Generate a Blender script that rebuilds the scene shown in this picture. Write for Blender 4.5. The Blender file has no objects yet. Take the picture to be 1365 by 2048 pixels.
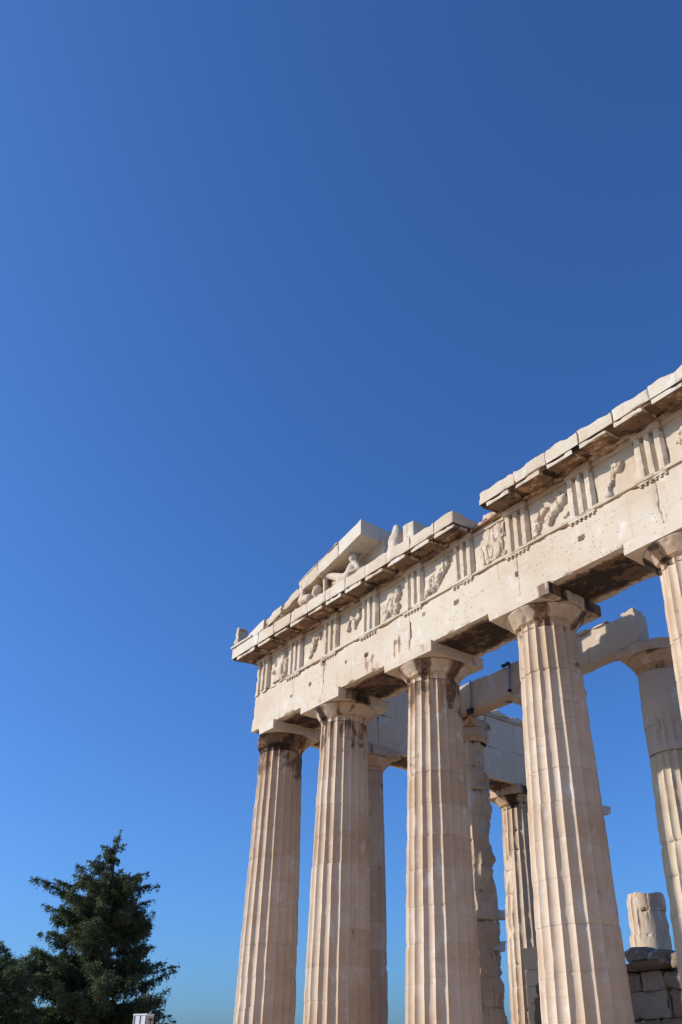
import bpy, math, random
import numpy as np
from mathutils import Matrix, Vector
C = bpy.context.scene.collection
R = math.radians

# ------------------------------------------------------------------ camera
CAM = (24.5613, -15.5197, 0.1442)
YAW, PITCH, ROLL, FPX = -0.8479, 0.5153, -0.0164, 1684.77
cy, sy, cp, sp = math.cos(YAW), math.sin(YAW), math.cos(PITCH), math.sin(PITCH)
fw = Vector((sy*cp, cy*cp, sp)); rt = Vector((cy, -sy, 0)); up = rt.cross(fw)
r2 = rt*math.cos(ROLL) + up*math.sin(ROLL); u2 = -rt*math.sin(ROLL) + up*math.cos(ROLL)
cd = bpy.data.cameras.new('camera'); cam = bpy.data.objects.new('camera', cd); C.objects.link(cam)
cam.matrix_world = Matrix(((r2.x, u2.x, -fw.x, CAM[0]), (r2.y, u2.y, -fw.y, CAM[1]), (r2.z, u2.z, -fw.z, CAM[2]), (0, 0, 0, 1)))
cd.sensor_fit = 'AUTO'; cd.sensor_width = 36; cd.lens = 36*FPX/2048
cd.shift_x = -136.5/2048; cd.shift_y = 145.95/2048
cd.clip_start = 0.1; cd.clip_end = 6000
bpy.context.scene.camera = cam

# ------------------------------------------------------------------ light
SUN_EL, SUN_AZ = R(25.5), math.atan2(-0.809, -0.588)      # direction towards the sun, angle from +X
w = bpy.data.worlds.new('World'); bpy.context.scene.world = w; w.use_nodes = True
nt = w.node_tree; bg = nt.nodes['Background']
sky = nt.nodes.new('ShaderNodeTexSky'); sky.sky_type = 'NISHITA'; sky.sun_disc = False
sky.sun_elevation = SUN_EL; sky.sun_rotation = math.pi/2 - SUN_AZ
sky.altitude = 0; sky.air_density = 1.0; sky.dust_density = 1.6; sky.ozone_density = 6.0
tm = nt.nodes.new('ShaderNodeMix'); tm.data_type = 'RGBA'; tm.blend_type = 'MULTIPLY'; tm.inputs[0].default_value = 1
tm.inputs[7].default_value = (0.64, 1.00, 1.42, 1)      # the clear dry air of the photograph: deeper blue
nt.links.new(sky.outputs['Color'], tm.inputs[6]); nt.links.new(tm.outputs[2], bg.inputs['Color']); bg.inputs['Strength'].default_value = 0.10
sl = bpy.data.lights.new('sun', 'SUN'); sl.energy = 3.3; sl.angle = R(0.5); sl.color = (1.0, 0.95, 0.885)
so = bpy.data.objects.new('sun', sl); C.objects.link(so)
sd = Vector((math.cos(SUN_EL)*math.cos(SUN_AZ), math.cos(SUN_EL)*math.sin(SUN_AZ), math.sin(SUN_EL)))
so.rotation_euler = sd.to_track_quat('Z', 'Y').to_euler(); so.location = (0, -40, 60)
vs = bpy.context.scene.view_settings
vs.view_transform = 'Standard'; vs.look = 'None'; vs.exposure = 0.4; vs.gamma = 1.0
try: vs.use_curve_mapping = False
except Exception: pass

# ------------------------------------------------------------------ noise
def _h(ix, iy, iz, seed):
    n = (ix*374761393 + iy*668265263 + iz*2147483647 + seed*1274126177) & 0xFFFFFFFF
    n = ((n ^ (n >> 13))*1274126177) & 0xFFFFFFFF
    n = ((n ^ (n >> 16))*2246822519) & 0xFFFFFFFF
    return ((n ^ (n >> 15)) & 0xFFFF)/65535.0
def vnoise(p, seed=0):
    p = np.asarray(p, float); i = np.floor(p).astype(np.int64); f = p - i; f = f*f*(3 - 2*f)
    out = 0
    for a in (0, 1):
        wx = f[..., 0] if a else 1 - f[..., 0]
        for b in (0, 1):
            wy = f[..., 1] if b else 1 - f[..., 1]
            for c in (0, 1):
                wz = f[..., 2] if c else 1 - f[..., 2]
                out = out + wx*wy*wz*_h(i[..., 0] + a, i[..., 1] + b, i[..., 2] + c, seed)
    return out
def fbm(p, scale=1.0, octv=4, seed=0):
    p = np.asarray(p, float)*scale; s = 0; a = 0.5; t = 0
    for k in range(octv):
        s = s + a*vnoise(p*(2.03**k) + 17.3*k, seed + 31*k); t += a; a *= 0.5
    return s/t
def sstep(x, a, b):
    t = np.clip((x - a)/(b - a), 0, 1); return t*t*(3 - 2*t)

# ------------------------------------------------------------------ mesh builder
class MB:
    def __init__(s): s.V = []; s.F = []; s.n = 0; s.S = []; s.T = []
    def add(s, V, F, soot=0.0, tint=0.0):
        V = np.asarray(V, float); m = len(V)
        s.V.append(V); s.F.extend([tuple(i + s.n for i in f) for f in F]); s.n += m
        s.S.append(np.broadcast_to(np.asarray(soot, float), (m,))); s.T.append(np.broadcast_to(np.asarray(tint, float), (m,)))
        return s
    def build(s, name, mat, parent=None, smooth=True, angle=32):
        V = np.concatenate(s.V)
        off = np.array(WORLD.get(parent, (0, 0, 0))) if parent is not None else np.zeros(3)
        me = bpy.data.meshes.new(name); me.from_pydata((V - off).tolist(), [], s.F); me.update()
        for nm, arr in (('soot', s.S), ('tint', s.T)):
            a = me.attributes.new(nm, 'FLOAT', 'POINT'); a.data.foreach_set('value', np.concatenate(arr).astype(np.float32))
        me.materials.append(mat)
        if smooth:
            me.polygons.foreach_set('use_smooth', [True]*len(me.polygons)); me.set_sharp_from_angle(angle=R(angle))
        o = bpy.data.objects.new(name, me); C.objects.link(o)
        if parent is not None: o.parent = parent
        WORLD[o] = WORLD.get(parent, (0, 0, 0)) if parent is not None else (0, 0, 0)
        return o
WORLD = {}
def grid_faces(nu, nv, closed=False):
    F = []
    for i in range(nu - (0 if closed else 1)):
        a = i*nv; b = ((i + 1) % nu)*nv
        for j in range(nv - 1): F.append((a + j, b + j, b + j + 1, a + j + 1))
    return F
def thing(name, loc, label, cat, group=None):
    o = bpy.data.objects.new(name, None); C.objects.link(o); o.location = loc; o.empty_display_size = 0.3
    WORLD[o] = tuple(loc); tag(o, label, cat, group); return o
def tag(o, label=None, cat=None, group=None, kind=None):
    if label: o['label'] = label
    if cat: o['category'] = cat
    if group: o['group'] = group
    if kind: o['kind'] = kind
    return o

# ------------------------------------------------------------------ materials
def marble(name, pale=(0.60, 0.515, 0.425), tan=(0.46, 0.345, 0.255), tanw=0.5, dots=False, grey=0.25, bump=0.35):
    m = bpy.data.materials.new(name); m.use_nodes = True; t = m.node_tree; N = t.nodes; L = t.links
    b = N['Principled BSDF']; b.inputs['Roughness'].default_value = 0.78; b.inputs['Specular IOR Level'].default_value = 0.25
    geo = N.new('ShaderNodeNewGeometry')
    def mp(sc, rot=(0, 0, 0)):
        q = N.new('ShaderNodeMapping'); q.inputs['Scale'].default_value = sc; q.inputs['Rotation'].default_value = rot
        L.new(geo.outputs['Position'], q.inputs['Vector']); return q.outputs['Vector']
    def noise(sc, det=5, rough=0.55, dist=0.0, vec=None, rot=(0, 0, 0)):
        q = N.new('ShaderNodeTexNoise'); q.inputs['Scale'].default_value = 1; q.inputs['Detail'].default_value = det
        q.inputs['Roughness'].default_value = rough; q.inputs['Distortion'].default_value = dist
        L.new(vec or mp(sc, rot), q.inputs['Vector']); return q.outputs['Fac']
    def rng(x, a, c, lo=0.0, hi=1.0):
        q = N.new('ShaderNodeMapRange'); q.interpolation_type = 'SMOOTHSTEP'
        q.inputs['From Min'].default_value = a; q.inputs['From Max'].default_value = c
        q.inputs['To Min'].default_value = lo; q.inputs['To Max'].default_value = hi
        L.new(x, q.inputs['Value']); return q.outputs['Result']
    def mth(op, a, c):
        q = N.new('ShaderNodeMath'); q.operation = op
        for k, x in enumerate((a, c)):
            if isinstance(x, (int, float)): q.inputs[k].default_value = x
            else: L.new(x, q.inputs[k])
        return q.outputs[0]
    def mix(f, a, c, mode='MIX'):
        q = N.new('ShaderNodeMix'); q.data_type = 'RGBA'; q.blend_type = mode
        for s, x in ((q.inputs[0], f), (q.inputs[6], a), (q.inputs[7], c)):
            if isinstance(x, (int, float)): s.default_value = x
            elif isinstance(x, tuple): s.default_value = (*x, 1)
            else: L.new(x, s)
        return q.outputs[2]
    def attr(nm):
        q = N.new('ShaderNodeAttribute'); q.attribute_name = nm; return q.outputs['Fac']
    soot, tint = attr('soot'), attr('tint')
    big = noise((0.42,)*3, 5, 0.6); mid = noise((2.3, 2.3, 1.6), 7, 0.62); fine = noise((19,)*3, 6, 0.7)
    vein = noise((1.1, 1.1, 11), 6, 0.6, 0.4, rot=(0.13, 0.21, 0)); streak = noise((6.5, 6.5, 0.42), 5, 0.6)
    blot = noise((1.25, 2.2, 1.7), 7, 0.6, 0.5)
    c = mix(rng(mth('ADD', big, mth('MULTIPLY', tint, 0.9)), 0.36, 0.66, 0, tanw*1.5), pale, tan)
    c = mix(rng(mid, 0.52, 0.72, 0, 0.5), c, tan)
    c = mix(rng(mid, 0.44, 0.30, 0, 0.55), c, (0.72, 0.66, 0.58))
    c = mix(rng(vein, 0.56, 0.72, 0, 0.34), c, (0.30, 0.235, 0.185))
    c = mix(rng(vein, 0.40, 0.33, 0, grey), c, (0.45, 0.43, 0.41))
    c = mix(rng(streak, 0.58, 0.74, 0, 0.40), c, (0.36, 0.235, 0.15))
    c = mix(rng(fine, 0.56, 0.80, 0, 0.45), c, (0.28, 0.22, 0.17))
    # rust runs and soot crusts: where the stone carries them (painted per vertex), broken up by noise
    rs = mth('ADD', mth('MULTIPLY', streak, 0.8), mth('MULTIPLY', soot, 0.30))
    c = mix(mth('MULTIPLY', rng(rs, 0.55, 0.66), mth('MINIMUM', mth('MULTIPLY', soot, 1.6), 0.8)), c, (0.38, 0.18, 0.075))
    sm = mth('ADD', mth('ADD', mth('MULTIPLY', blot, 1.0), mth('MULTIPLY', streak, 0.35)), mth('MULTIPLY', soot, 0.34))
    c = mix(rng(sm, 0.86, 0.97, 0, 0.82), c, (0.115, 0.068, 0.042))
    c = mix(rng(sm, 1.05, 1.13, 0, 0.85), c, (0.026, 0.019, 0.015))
    if dots:
        v = N.new('ShaderNodeTexVoronoi'); v.inputs['Scale'].default_value = 1; v.inputs['Randomness'].default_value = 0.42
        L.new(mp((7.2, 0.01, 8.2), (0.0, 0.05, 0)), v.inputs['Vector'])
        msk = noise((0.55, 0.1, 0.5), 2, 0.5)
        c = mix(mth('MULTIPLY', rng(v.outputs['Distance'], 0.17, 0.11), rng(msk, 0.50, 0.56, 0, 0.8)), c, (0.15, 0.085, 0.05))
    L.new(c, b.inputs['Base Color'])
    bp = N.new('ShaderNodeBump'); bp.inputs['Strength'].default_value = bump; bp.inputs['Distance'].default_value = 0.03
    L.new(mth('ADD', mth('MULTIPLY', fine, 0.35), mth('MULTIPLY', mid, 0.9)), bp.inputs['Height'])
    L.new(bp.outputs['Normal'], b.inputs['Normal'])
    return m
M = {}
M['column'] = marble('weathered_column_marble', pale=(0.61, 0.468, 0.328), tan=(0.49, 0.325, 0.195), tanw=0.6)
M['wall'] = marble('architrave_marble', pale=(0.61, 0.505, 0.372), tan=(0.53, 0.385, 0.255), tanw=0.5, dots=True, bump=0.22)
M['frieze'] = marble('frieze_marble', pale=(0.60, 0.50, 0.368), tan=(0.51, 0.375, 0.25), tanw=0.5)
M['new'] = marble('restored_marble', pale=(0.63, 0.545, 0.43), tan=(0.55, 0.44, 0.325), tanw=0.25, grey=0.1, bump=0.15)
M['grey'] = marble('grey_marble', pale=(0.70, 0.535, 0.375), tan=(0.61, 0.45, 0.30), tanw=0.5, grey=0.8)
M['plaindrum'] = marble('plain_drum_marble', pale=(0.54, 0.44, 0.35), tan=(0.47, 0.36, 0.28), tanw=0.3, grey=0.15, bump=0.15)
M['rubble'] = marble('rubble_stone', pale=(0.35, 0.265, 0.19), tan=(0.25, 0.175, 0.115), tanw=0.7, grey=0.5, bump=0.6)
def plain(name, col, rough=0.6, metal=0.0, var=0.0, scale=6):
    m = bpy.data.materials.new(name); m.use_nodes = True; t = m.node_tree; b = t.nodes['Principled BSDF']
    b.inputs['Base Color'].default_value = (*col, 1); b.inputs['Roughness'].default_value = rough; b.inputs['Metallic'].default_value = metal
    if var:
        n = t.nodes.new('ShaderNodeTexNoise'); n.inputs['Scale'].default_value = scale; n.inputs['Detail'].default_value = 6
        g = t.nodes.new('ShaderNodeNewGeometry'); t.links.new(g.outputs['Position'], n.inputs['Vector'])
        r = t.nodes.new('ShaderNodeValToRGB')
        r.color_ramp.elements[0].position = 0.3; r.color_ramp.elements[1].position = 0.7
        r.color_ramp.elements[0].color = (*[x*(1 - var) for x in col], 1); r.color_ramp.elements[1].color = (*[min(1, x*(1 + var)) for x in col], 1)
        t.links.new(n.outputs['Fac'], r.inputs['Fac']); t.links.new(r.outputs['Color'], b.inputs['Base Color'])
    return m
M['steel'] = plain('galvanised_steel', (0.30, 0.32, 0.34), 0.5, 0.6, 0.2)
M['iron'] = plain('dark_iron', (0.035, 0.033, 0.035), 0.6, 0.4, 0.2)
M['floor'] = plain('worn_marble_floor', (0.58, 0.44, 0.31), 0.9, 0, 0.15, 1.5)
M['ground'] = plain('limestone_ground', (0.50, 0.355, 0.23), 0.95, 0, 0.25, 0.8)
M['bark'] = plain('cypress_bark', (0.11, 0.08, 0.06), 0.95, 0, 0.35, 9)
M['leaf'] = plain('cypress_leaf', (0.085, 0.102, 0.042), 0.65, 0, 0.5, 1.6)
_t = M['leaf'].node_tree; _b = _t.nodes['Principled BSDF']; _tr = _t.nodes.new('ShaderNodeBsdfTranslucent'); _tr.inputs['Color'].default_value = (.10, .13, .04, 1)
_mx = _t.nodes.new('ShaderNodeMixShader'); _mx.inputs[0].default_value = 0.32
_t.links.new(_b.outputs[0], _mx.inputs[1]); _t.links.new(_tr.outputs[0], _mx.inputs[2]); _t.links.new(_mx.outputs[0], _t.nodes['Material Output'].inputs['Surface'])
M['white'] = plain('white_panel', (0.78, 0.77, 0.74), 0.5, 0, 0.04)
M['tanpanel'] = plain('tan_panel', (0.50, 0.43, 0.34), 0.6, 0, 0.06)
M['dark'] = plain('dark_seam', (0.04, 0.04, 0.045), 0.6)

# ------------------------------------------------------------------ worn block
def block(mb, x0, x1, y0, y1, z0, z1, s=0.09, chip=0.05, rough=0.004, seed=0, soot=None, top=0.0, tint=None, fn=None, holes=(), cr=0.07):
    lo = np.array((x0, y0, z0), float); hi = np.array((x1, y1, z1), float); c = (lo + hi)/2
    n = np.maximum(2, np.ceil((hi - lo)/s).astype(int) + 1)
    rnd = random.Random(seed); tn = rnd.uniform(-0.12, 0.12) if tint is None else tint
    for ax in range(3):
        a, b = [k for k in range(3) if k != ax]
        for side in (0, 1):
            ua = np.linspace(lo[a], hi[a], n[a]); ub = np.linspace(lo[b], hi[b], n[b])
            A, B = np.meshgrid(ua, ub, indexing='ij'); P = np.zeros((n[a], n[b], 3))
            P[..., a] = A; P[..., b] = B; P[..., ax] = hi[ax] if side else lo[ax]
            P = P.reshape(-1, 3); Q = P.copy()
            D = np.minimum(P - lo, hi - P); Ds = np.sort(D, axis=1); e = Ds[:, 1]
            nz = fbm(P, 3.1, 4, seed); wv = np.exp(-e/cr)*np.clip(nz - 0.44, 0, 1)*4*chip
            sg = np.sign(c - P)
            for k in range(3): Q[:, k] += sg[:, k]*np.exp(-D[:, k]/cr)*wv
            rr = rough*(fbm(P, 5.0, 3, seed + 5) - 0.5)*2
            Q[:, ax] += (1 if side else -1)*rr
            for (hx, hz, hw, hh, dep) in holes:
                if ax == 1 and side == 0:
                    ins = (np.abs(P[:, 0] - hx) < hw/2) & (np.abs(P[:, 2] - hz) < hh/2); Q[ins, 1] += dep
            if top:
                tz = (P[:, 2] - z0)/(z1 - z0); Q[:, 2] -= tz**2*top*np.clip(fbm(P*np.array((1, 1, .05)), 1.9, 4, seed + 9)*1.9 - 0.5, 0, 1.2)
            so_ = 0.0
            if soot is not None:
                nn = np.zeros(3); nn[ax] = 1 if side else -1; so_ = soot(P, nn)
            if fn is not None: Q = fn(Q, P)
            F = grid_faces(n[a], n[b])
            flip = (side == 0) ^ (ax == 1)
            if flip: F = [f[::-1] for f in F]
            mb.add(Q, F, so_, tn)
    return mb
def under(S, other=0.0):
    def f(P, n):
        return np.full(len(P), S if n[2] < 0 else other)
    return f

# ------------------------------------------------------------------ columns
NF = 20; PER = 10
def shaft(x, y, z0, z1, ra, rb, ndr, seed, spall=0.02, chip=0.03, flat_above=None, patch=None, topsoot=0.3, side=None, sideamp=0.0, broken_top=0.0, rowh=0.10, sthr=0.62, zcut=None, jamp=.35, djit=.006, rag=None):
    mb = MB(); rnd = random.Random(seed)
    h = (z1 - z0)/ndr; rot0 = R(9)*0
    th = np.arange(NF*PER)/(NF*PER)*2*math.pi + rot0; t = (np.arange(NF*PER) % PER)/PER
    fl = 1 - np.abs(2*t - 1)**2.5
    arris = np.exp(-np.minimum(t, 1 - t)*9)
    zc = z0
    for d in range(ndr):
        hh = h*rnd.uniform(0.9, 1.1) if d < ndr - 1 else z1 - zc
        a, bq = zc, zc + hh; zc = bq
        nr = max(4, int(hh/rowh)); zs = np.concatenate(([a, a + 0.012], np.linspace(a + 0.05, bq - 0.05, nr), [bq - 0.012, bq]))
        dx, dy, dr = rnd.uniform(-djit, djit), rnd.uniform(-djit, djit), rnd.uniform(-djit, djit)*.8
        T, Z = np.meshgrid(th, zs, indexing='ij'); FL = np.broadcast_to(fl[:, None], T.shape); AR = np.broadcast_to(arris[:, None], T.shape)
        u = (Z - z0)/(z1 - z0)
        rad = ra + (rb - ra)*u + 0.018*np.sin(math.pi*u) + dr
        dep = 0.082*rad
        if flat_above is not None:
            fa = sstep(Z, flat_above[0], flat_above[1])
            if patch is not None:
                pa, pz, pw, ph = patch; da = (T - pa + math.pi) % (2*math.pi) - math.pi
                fa = fa*(1 - ((np.abs(da) < pw + .1*np.sin(Z*9)) & (np.abs(Z - pz) < ph)))
            dep = dep*(1 - fa)
        X0 = np.cos(T)*rad; Y0 = np.sin(T)*rad
        P = np.stack((X0 + x, Y0 + y, Z), -1)
        r = rad - dep*FL
        ch = chip*np.clip(fbm(P*np.array((1, 1, .55)), 5.5, 4, seed) - 0.52, 0, 1)*5*AR
        lowr = fbm(P*np.array((1, 1, .6)), 1.15, 4, seed + 7)
        mask = sstep(lowr, sthr, sthr + .06)
        if side is not None:
            sdv = np.cos(T - side); mask = np.maximum(mask, sstep(sdv + (lowr - .5)*1.3, 0.0, 0.45))
        cut = rad - dep - 0.01 - spall*fbm(P, 2.2, 4, seed + 3)*1.6
        if side is not None: cut = cut - sideamp*np.clip(np.cos(T - side), 0, 1)*((0.25 + 1.5*np.clip(fbm(P*np.array((1, 1, .8)), 1.1, 4, seed + 21) - .38, 0, 1)) if rag is None else (.12 + rag*np.clip(fbm(P*np.array((1, 1, 1.1)), 1.7, 5, seed + 21) - .40, 0, 1)))
        if spall > 0: r = r*(1 - mask) + np.minimum(r, cut)*mask
        r = r - ch + 0.004*(fbm(P, 6, 3, seed + 2) - 0.5)
        jt = np.minimum(Z - a, bq - Z); r = r - 0.0035*(jt < 0.002)
        # knocked-off drum corners
        jc = np.exp(-jt/0.05)*np.clip(fbm(P, 2.6, 3, seed + 13) - 0.56, 0, 1)*jamp; r = r - jc
        Zb = Z.copy()
        if broken_top and d == ndr - 1: Zb = Z - broken_top*np.clip(fbm(P*np.array((1, 1, 0.0)), 1.3, 4, seed + 4) - .35, 0, 1)*1.8*(Z - a)/hh
        V = np.stack((np.cos(T)*r + x + dx, np.sin(T)*r + y + dy, Zb), -1).reshape(-1, 3)
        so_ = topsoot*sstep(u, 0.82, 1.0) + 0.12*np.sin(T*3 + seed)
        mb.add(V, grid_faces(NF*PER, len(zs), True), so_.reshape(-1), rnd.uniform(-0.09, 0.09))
        if broken_top and d == ndr - 1:
            ring = V.reshape(NF*PER, len(zs), 3)[:, -1]; cpt = ring.mean(0); VV = np.vstack((ring, ring*0.5 + cpt*0.5 + [0, 0, .02], cpt)); m = len(ring)
            F = [(i, (i + 1) % m, m + (i + 1) % m, m + i) for i in range(m)] + [(m + i, m + (i + 1) % m, 2*m) for i in range(m)]
            mb.add(VV, F)
    return mb
def echinus(x, y, zn, zt, rn, rw, seed, soot=0.5, clip=None, lump=0.0):
    """necking with flutes, annulets and echinus from zn (neck groove) to zt (abacus underside)"""
    mb = MB(); n = NF*PER; th = np.arange(n)/n*2*math.pi; t = (np.arange(n) % PER)/PER; fl = 1 - np.abs(2*t - 1)**2.5
    H = zt - zn
    prof = [(zn + .012, rn - .012, 1), (zn + .02, rn, 1), (zn + .28*H, rn + .012, 1), (zn + .30*H, rn + .012, .35), (zn + .315*H, rn + .03, 0), (zn + .33*H, rn + .022, 0), (zn + .345*H, rn + .045, 0), (zn + .36*H, rn + .036, 0), (zn + .375*H, rn + .06, 0), (zn + .39*H, rn + .05, 0)]
    for k in range(1, 13):
        u = k/12; prof.append((zn + H*(.39 + .53*u), rn + .055 + (rw - rn - .055)*(u**1.12), 0))
    prof += [(zn + H*.955, rw + .006, 0), (zn + H*.98, rw - .01, 0), (zn + H, rw - .06, 0)]
    pr = np.array(prof); T, K = np.meshgrid(th, np.arange(len(pr)), indexing='ij')
    r = pr[K, 1] - 0.082*rn*pr[K, 2]*fl[:, None]; Z = pr[K, 0]
    P = np.stack((np.cos(T)*r + x, np.sin(T)*r + y, Z), -1)
    r = r - 0.10*np.clip(fbm(P, 2.6, 4, seed) - 0.57, 0, 1)*3*(K > 3) - lump*fbm(P, 1.4, 4, seed + 5) - .006*(fbm(P, 7, 3, seed + 1))
    V = np.stack((np.cos(T)*r + x, np.sin(T)*r + y, Z), -1).reshape(-1, 3)
    if clip is not None: V = clip(V)
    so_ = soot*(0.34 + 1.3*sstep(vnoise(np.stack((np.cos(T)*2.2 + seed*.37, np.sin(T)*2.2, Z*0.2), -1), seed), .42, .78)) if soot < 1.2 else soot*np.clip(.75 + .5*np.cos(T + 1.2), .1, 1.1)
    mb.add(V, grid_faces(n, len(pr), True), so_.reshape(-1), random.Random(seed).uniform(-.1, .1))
    return mb
def column(name, x, y, z0, ztop, ra, rb, rw, aw, label, group, seed, capsoot=0.6, abs_=0.5, ndr=11, clip=None, aclip=None, capital=True, lump=0.0, achip=0.06, ah=0.33, amat='column', smat='column', **kw):
    root = thing(name, (x, y, z0), label, 'column', group)
    zsplit = kw.pop('zcut', None)
    if zsplit:
        f_ = (zsplit - z0)/(ztop - ah - .52 - z0); rm = ra + (rb - ra)*f_
        shaft(x, y, zsplit + .004, ztop - ah - .52, rm + .002, rb + .008, 3, seed + 7, **{**kw, 'spall': 0, 'chip': .002}).build('restored_drum', M['plaindrum'], root)
        kw.pop('flat_above'); kw.pop('patch'); ndr = 8
    zn = ztop - ah - 0.52
    shaft(x, y, z0, zsplit or (zn if capital else ztop), ra, rm if zsplit else rb, ndr, seed, **kw).build('shaft', M[smat], root, angle=28)
    if capital:
        e = echinus(x, y, zn, ztop - ah, rb, rw, seed + 50, capsoot, clip, lump).build('capital', M['column'], root, angle=40)
        mb = MB()
        def sf(P, n):
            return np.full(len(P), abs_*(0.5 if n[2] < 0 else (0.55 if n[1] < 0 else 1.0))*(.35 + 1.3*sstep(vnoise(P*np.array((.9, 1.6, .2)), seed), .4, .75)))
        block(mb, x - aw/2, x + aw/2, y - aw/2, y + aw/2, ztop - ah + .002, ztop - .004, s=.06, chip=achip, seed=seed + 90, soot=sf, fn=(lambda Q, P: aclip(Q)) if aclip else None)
        mb.build('abacus', M[amat], e)
    return root

ZA = 10.41
CX = [0, 3.68, 7.98, 12.27, 16.57, 20.86]
RV = np.array((0.534, 0.845, 0))
def corner_break(V):
    V = V.copy(); off = (V - np.array((0, 0, 0)))@RV
    lim = -0.80 + 0.16*(fbm(V, 2.2, 4, 77) - 0.5); d = np.clip(lim - off, 0, None)
    V[:, :2] += d[:, None]*RV[:2]; return V
front_lab = ['corner column of the front row under the pediment, capital broken on its left and soot black',
             'second front column from the corner, rust stained capital with a black patch on its abacus',
             'third front column from the corner, dark drip streaks below its pale grey capital',
             'big fluted column nearest the viewer among those seen nearly whole, fourth from the corner',
             'front column cut off by the right edge of the photo, orange stained capital']
FG = 'fluted columns of the front row'
for i in range(5):
    kw = {}
    if i == 0: kw = dict(clip=corner_break, aclip=corner_break)
    column('doric_column', CX[i], 0, 0, ZA, .9525, .7405, 1.03, 2.07, front_lab[i], FG, 100 + 13*i,
           capsoot=[1.25, .75, .65, .75, .85][i], abs_=[.55, .8, .7, .75, .4][i], topsoot=[.75, .7, .9, .35, .3][i],
           spall=.012, chip=.014, achip=.014, sthr=.80, jamp=.13, amat='wall', **kw)
# a sixth front column stands just outside the frame and carries the end of the entablature
column('doric_column', CX[5], 0, 0, ZA, .9525, .7405, 1.03, 2.07, 'sixth front column from the corner, next to the column at the right edge', FG, 181, spall=.012, chip=.022)
# south flank
SY = [3.68, 7.98, 12.27, 16.57]
slab = ['brown flank column half hidden behind the second front column', 'flank column almost wholly hidden behind the third front column',
        'flank column with a black sooty capital and a slanting shadow, left of the big fourth column',
        'far flank column hidden behind the big fourth column, only its abacus corner showing at the right']
SG = 'columns of the side row behind the front'
for i, yv in enumerate(SY):
    column('doric_column', 0, yv, 0, ZA, .9525, .7405, 1.03, 2.07, slab[i], SG, 300 + 17*i, capsoot=[.3, .3, 1.15, .2][i], abs_=[.2, .3, 1.3, .1][i],
           spall=.02 if i != 2 else .03, chip=.035, sthr=.70)
column('broken_column', 0, 20.86, 0, 7.0, 1.0, .90, 1, 2, 'broken column stump of three visible drums standing behind the dark rubble wall', None, 390,
       capital=False, ndr=7, spall=.03, chip=.04, sthr=.53, side=R(-30), sideamp=.06, broken_top=.15, jamp=.9, djit=.035, topsoot=0.0)
# porch columns
PX = [4.45, 8.14, 12.32]; PY = 5.0; PG = 'columns of the inner porch'
column('doric_column', PX[0], PY, .7, 10.65, .825, .655, .66, 1.14, 'battered porch column with its flutes broken away, pale patches on its right side', PG, 401, capsoot=.3, abs_=.3,
       spall=.05, chip=.06, side=math.atan2(.845, .534) - .35, sideamp=.25, lump=.10, achip=.14, rowh=.05, jamp=1.2, djit=.02, rag=3.2)
column('doric_column', PX[1], PY, .7, 10.68, .825, .64, .86, 1.75, 'porch column hidden behind the big fourth front column', PG, 423, capsoot=.3)
def p3cut(V):
    V = V.copy(); o = (V - np.array((PX[2], PY, 0)))@np.array((.72, -.69, 0)); lim = .88 + .12*(fbm(V, 2, 3, 5) - .5)
    V[:, :2] -= np.clip(o - lim, 0, None)[:, None]*np.array((.72, -.69)); return V
column('doric_column', PX[2], PY, .7, 10.68, .825, .64, .86, 1.75, 'porch column by the right edge, plain unfluted new drums above old fluted ones', PG, 445, capsoot=.35, abs_=.25, aclip=p3cut,
       flat_above=(7.35, 7.45), patch=(R(-62), 8.05, .45, .42), spall=.02, chip=.03, topsoot=0.1, sthr=.66, zcut=7.42, jamp=.3, smat='frieze')
# pale patches set into the battered porch column
p1 = [o for o in C.objects if o.name.startswith('doric_column') and 'battered' in o.get('label', '')][0]
for (zc_, hh) in ((4.2, .30), (3.27, .30)):
    mb = MB(); px_, py_ = PX[0] + .26, PY + .36
    block(mb, px_ - .22, px_ + .22, py_ - .35, py_ + .30, zc_ - hh/2, zc_ + hh/2, s=.07, chip=.08, seed=int(zc_*10), fn=lambda Q, P: np.column_stack((Q[:, 0] + (Q[:, 2] - zc_)*-.6*(P[:, 1] < py_), Q[:, 1] + (Q[:, 2] - zc_)*.4*(P[:, 1] < py_), Q[:, 2])))
    tag(mb.build('repair_patch', M['new'], p1), 'pale new stone patch on the battered column')

# ------------------------------------------------------------------ east entablature
ent = thing('entablature', (8, 0, ZA), 'long carved marble beam with metopes and cornice carried by the front columns', 'entablature')
XE = 21.7; XW = -0.62; YF = -0.9
TR = [.25, 2.31, 4.37, 6.44, 8.55, 10.66, 12.73, 14.88, 16.95, 19.1, 21.25]; TW = .82
joints = [XW] + CX[1:5] + [XE]
HOLES = [(1.85, 11.0, .1, .1, .1), (2.95, 11.1, .12, .12, .1), (5.95, 11.1, .14, .12, .14), (9.95, 11.25, .17, .15, .14), (12.25, 11.15, .15, .13, .14), (14.35, 11.2, .16, .11, .14), (4.9, 11.2, .1, .13, .08), (8.6, 11.4, .1, .1, .06)]
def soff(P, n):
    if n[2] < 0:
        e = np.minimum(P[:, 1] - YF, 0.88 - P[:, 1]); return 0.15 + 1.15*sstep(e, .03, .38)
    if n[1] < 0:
        q = fbm(P, .9, 4, 61); return .34*sstep(q, .50, .66)*sstep(9.5 - P[:, 0], 0, 3) + .25*sstep(q, .6, .7)
    return np.full(len(P), 0.0)
def corner_wear(Q, P):
    Q = Q.copy(); k = np.exp(-(P[:, 0] - XW)/.2); Q[:, 0] += k*(.30*fbm(P*np.array((.2, .6, 1)), 1.7, 4, 8) - .10); return Q
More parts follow.
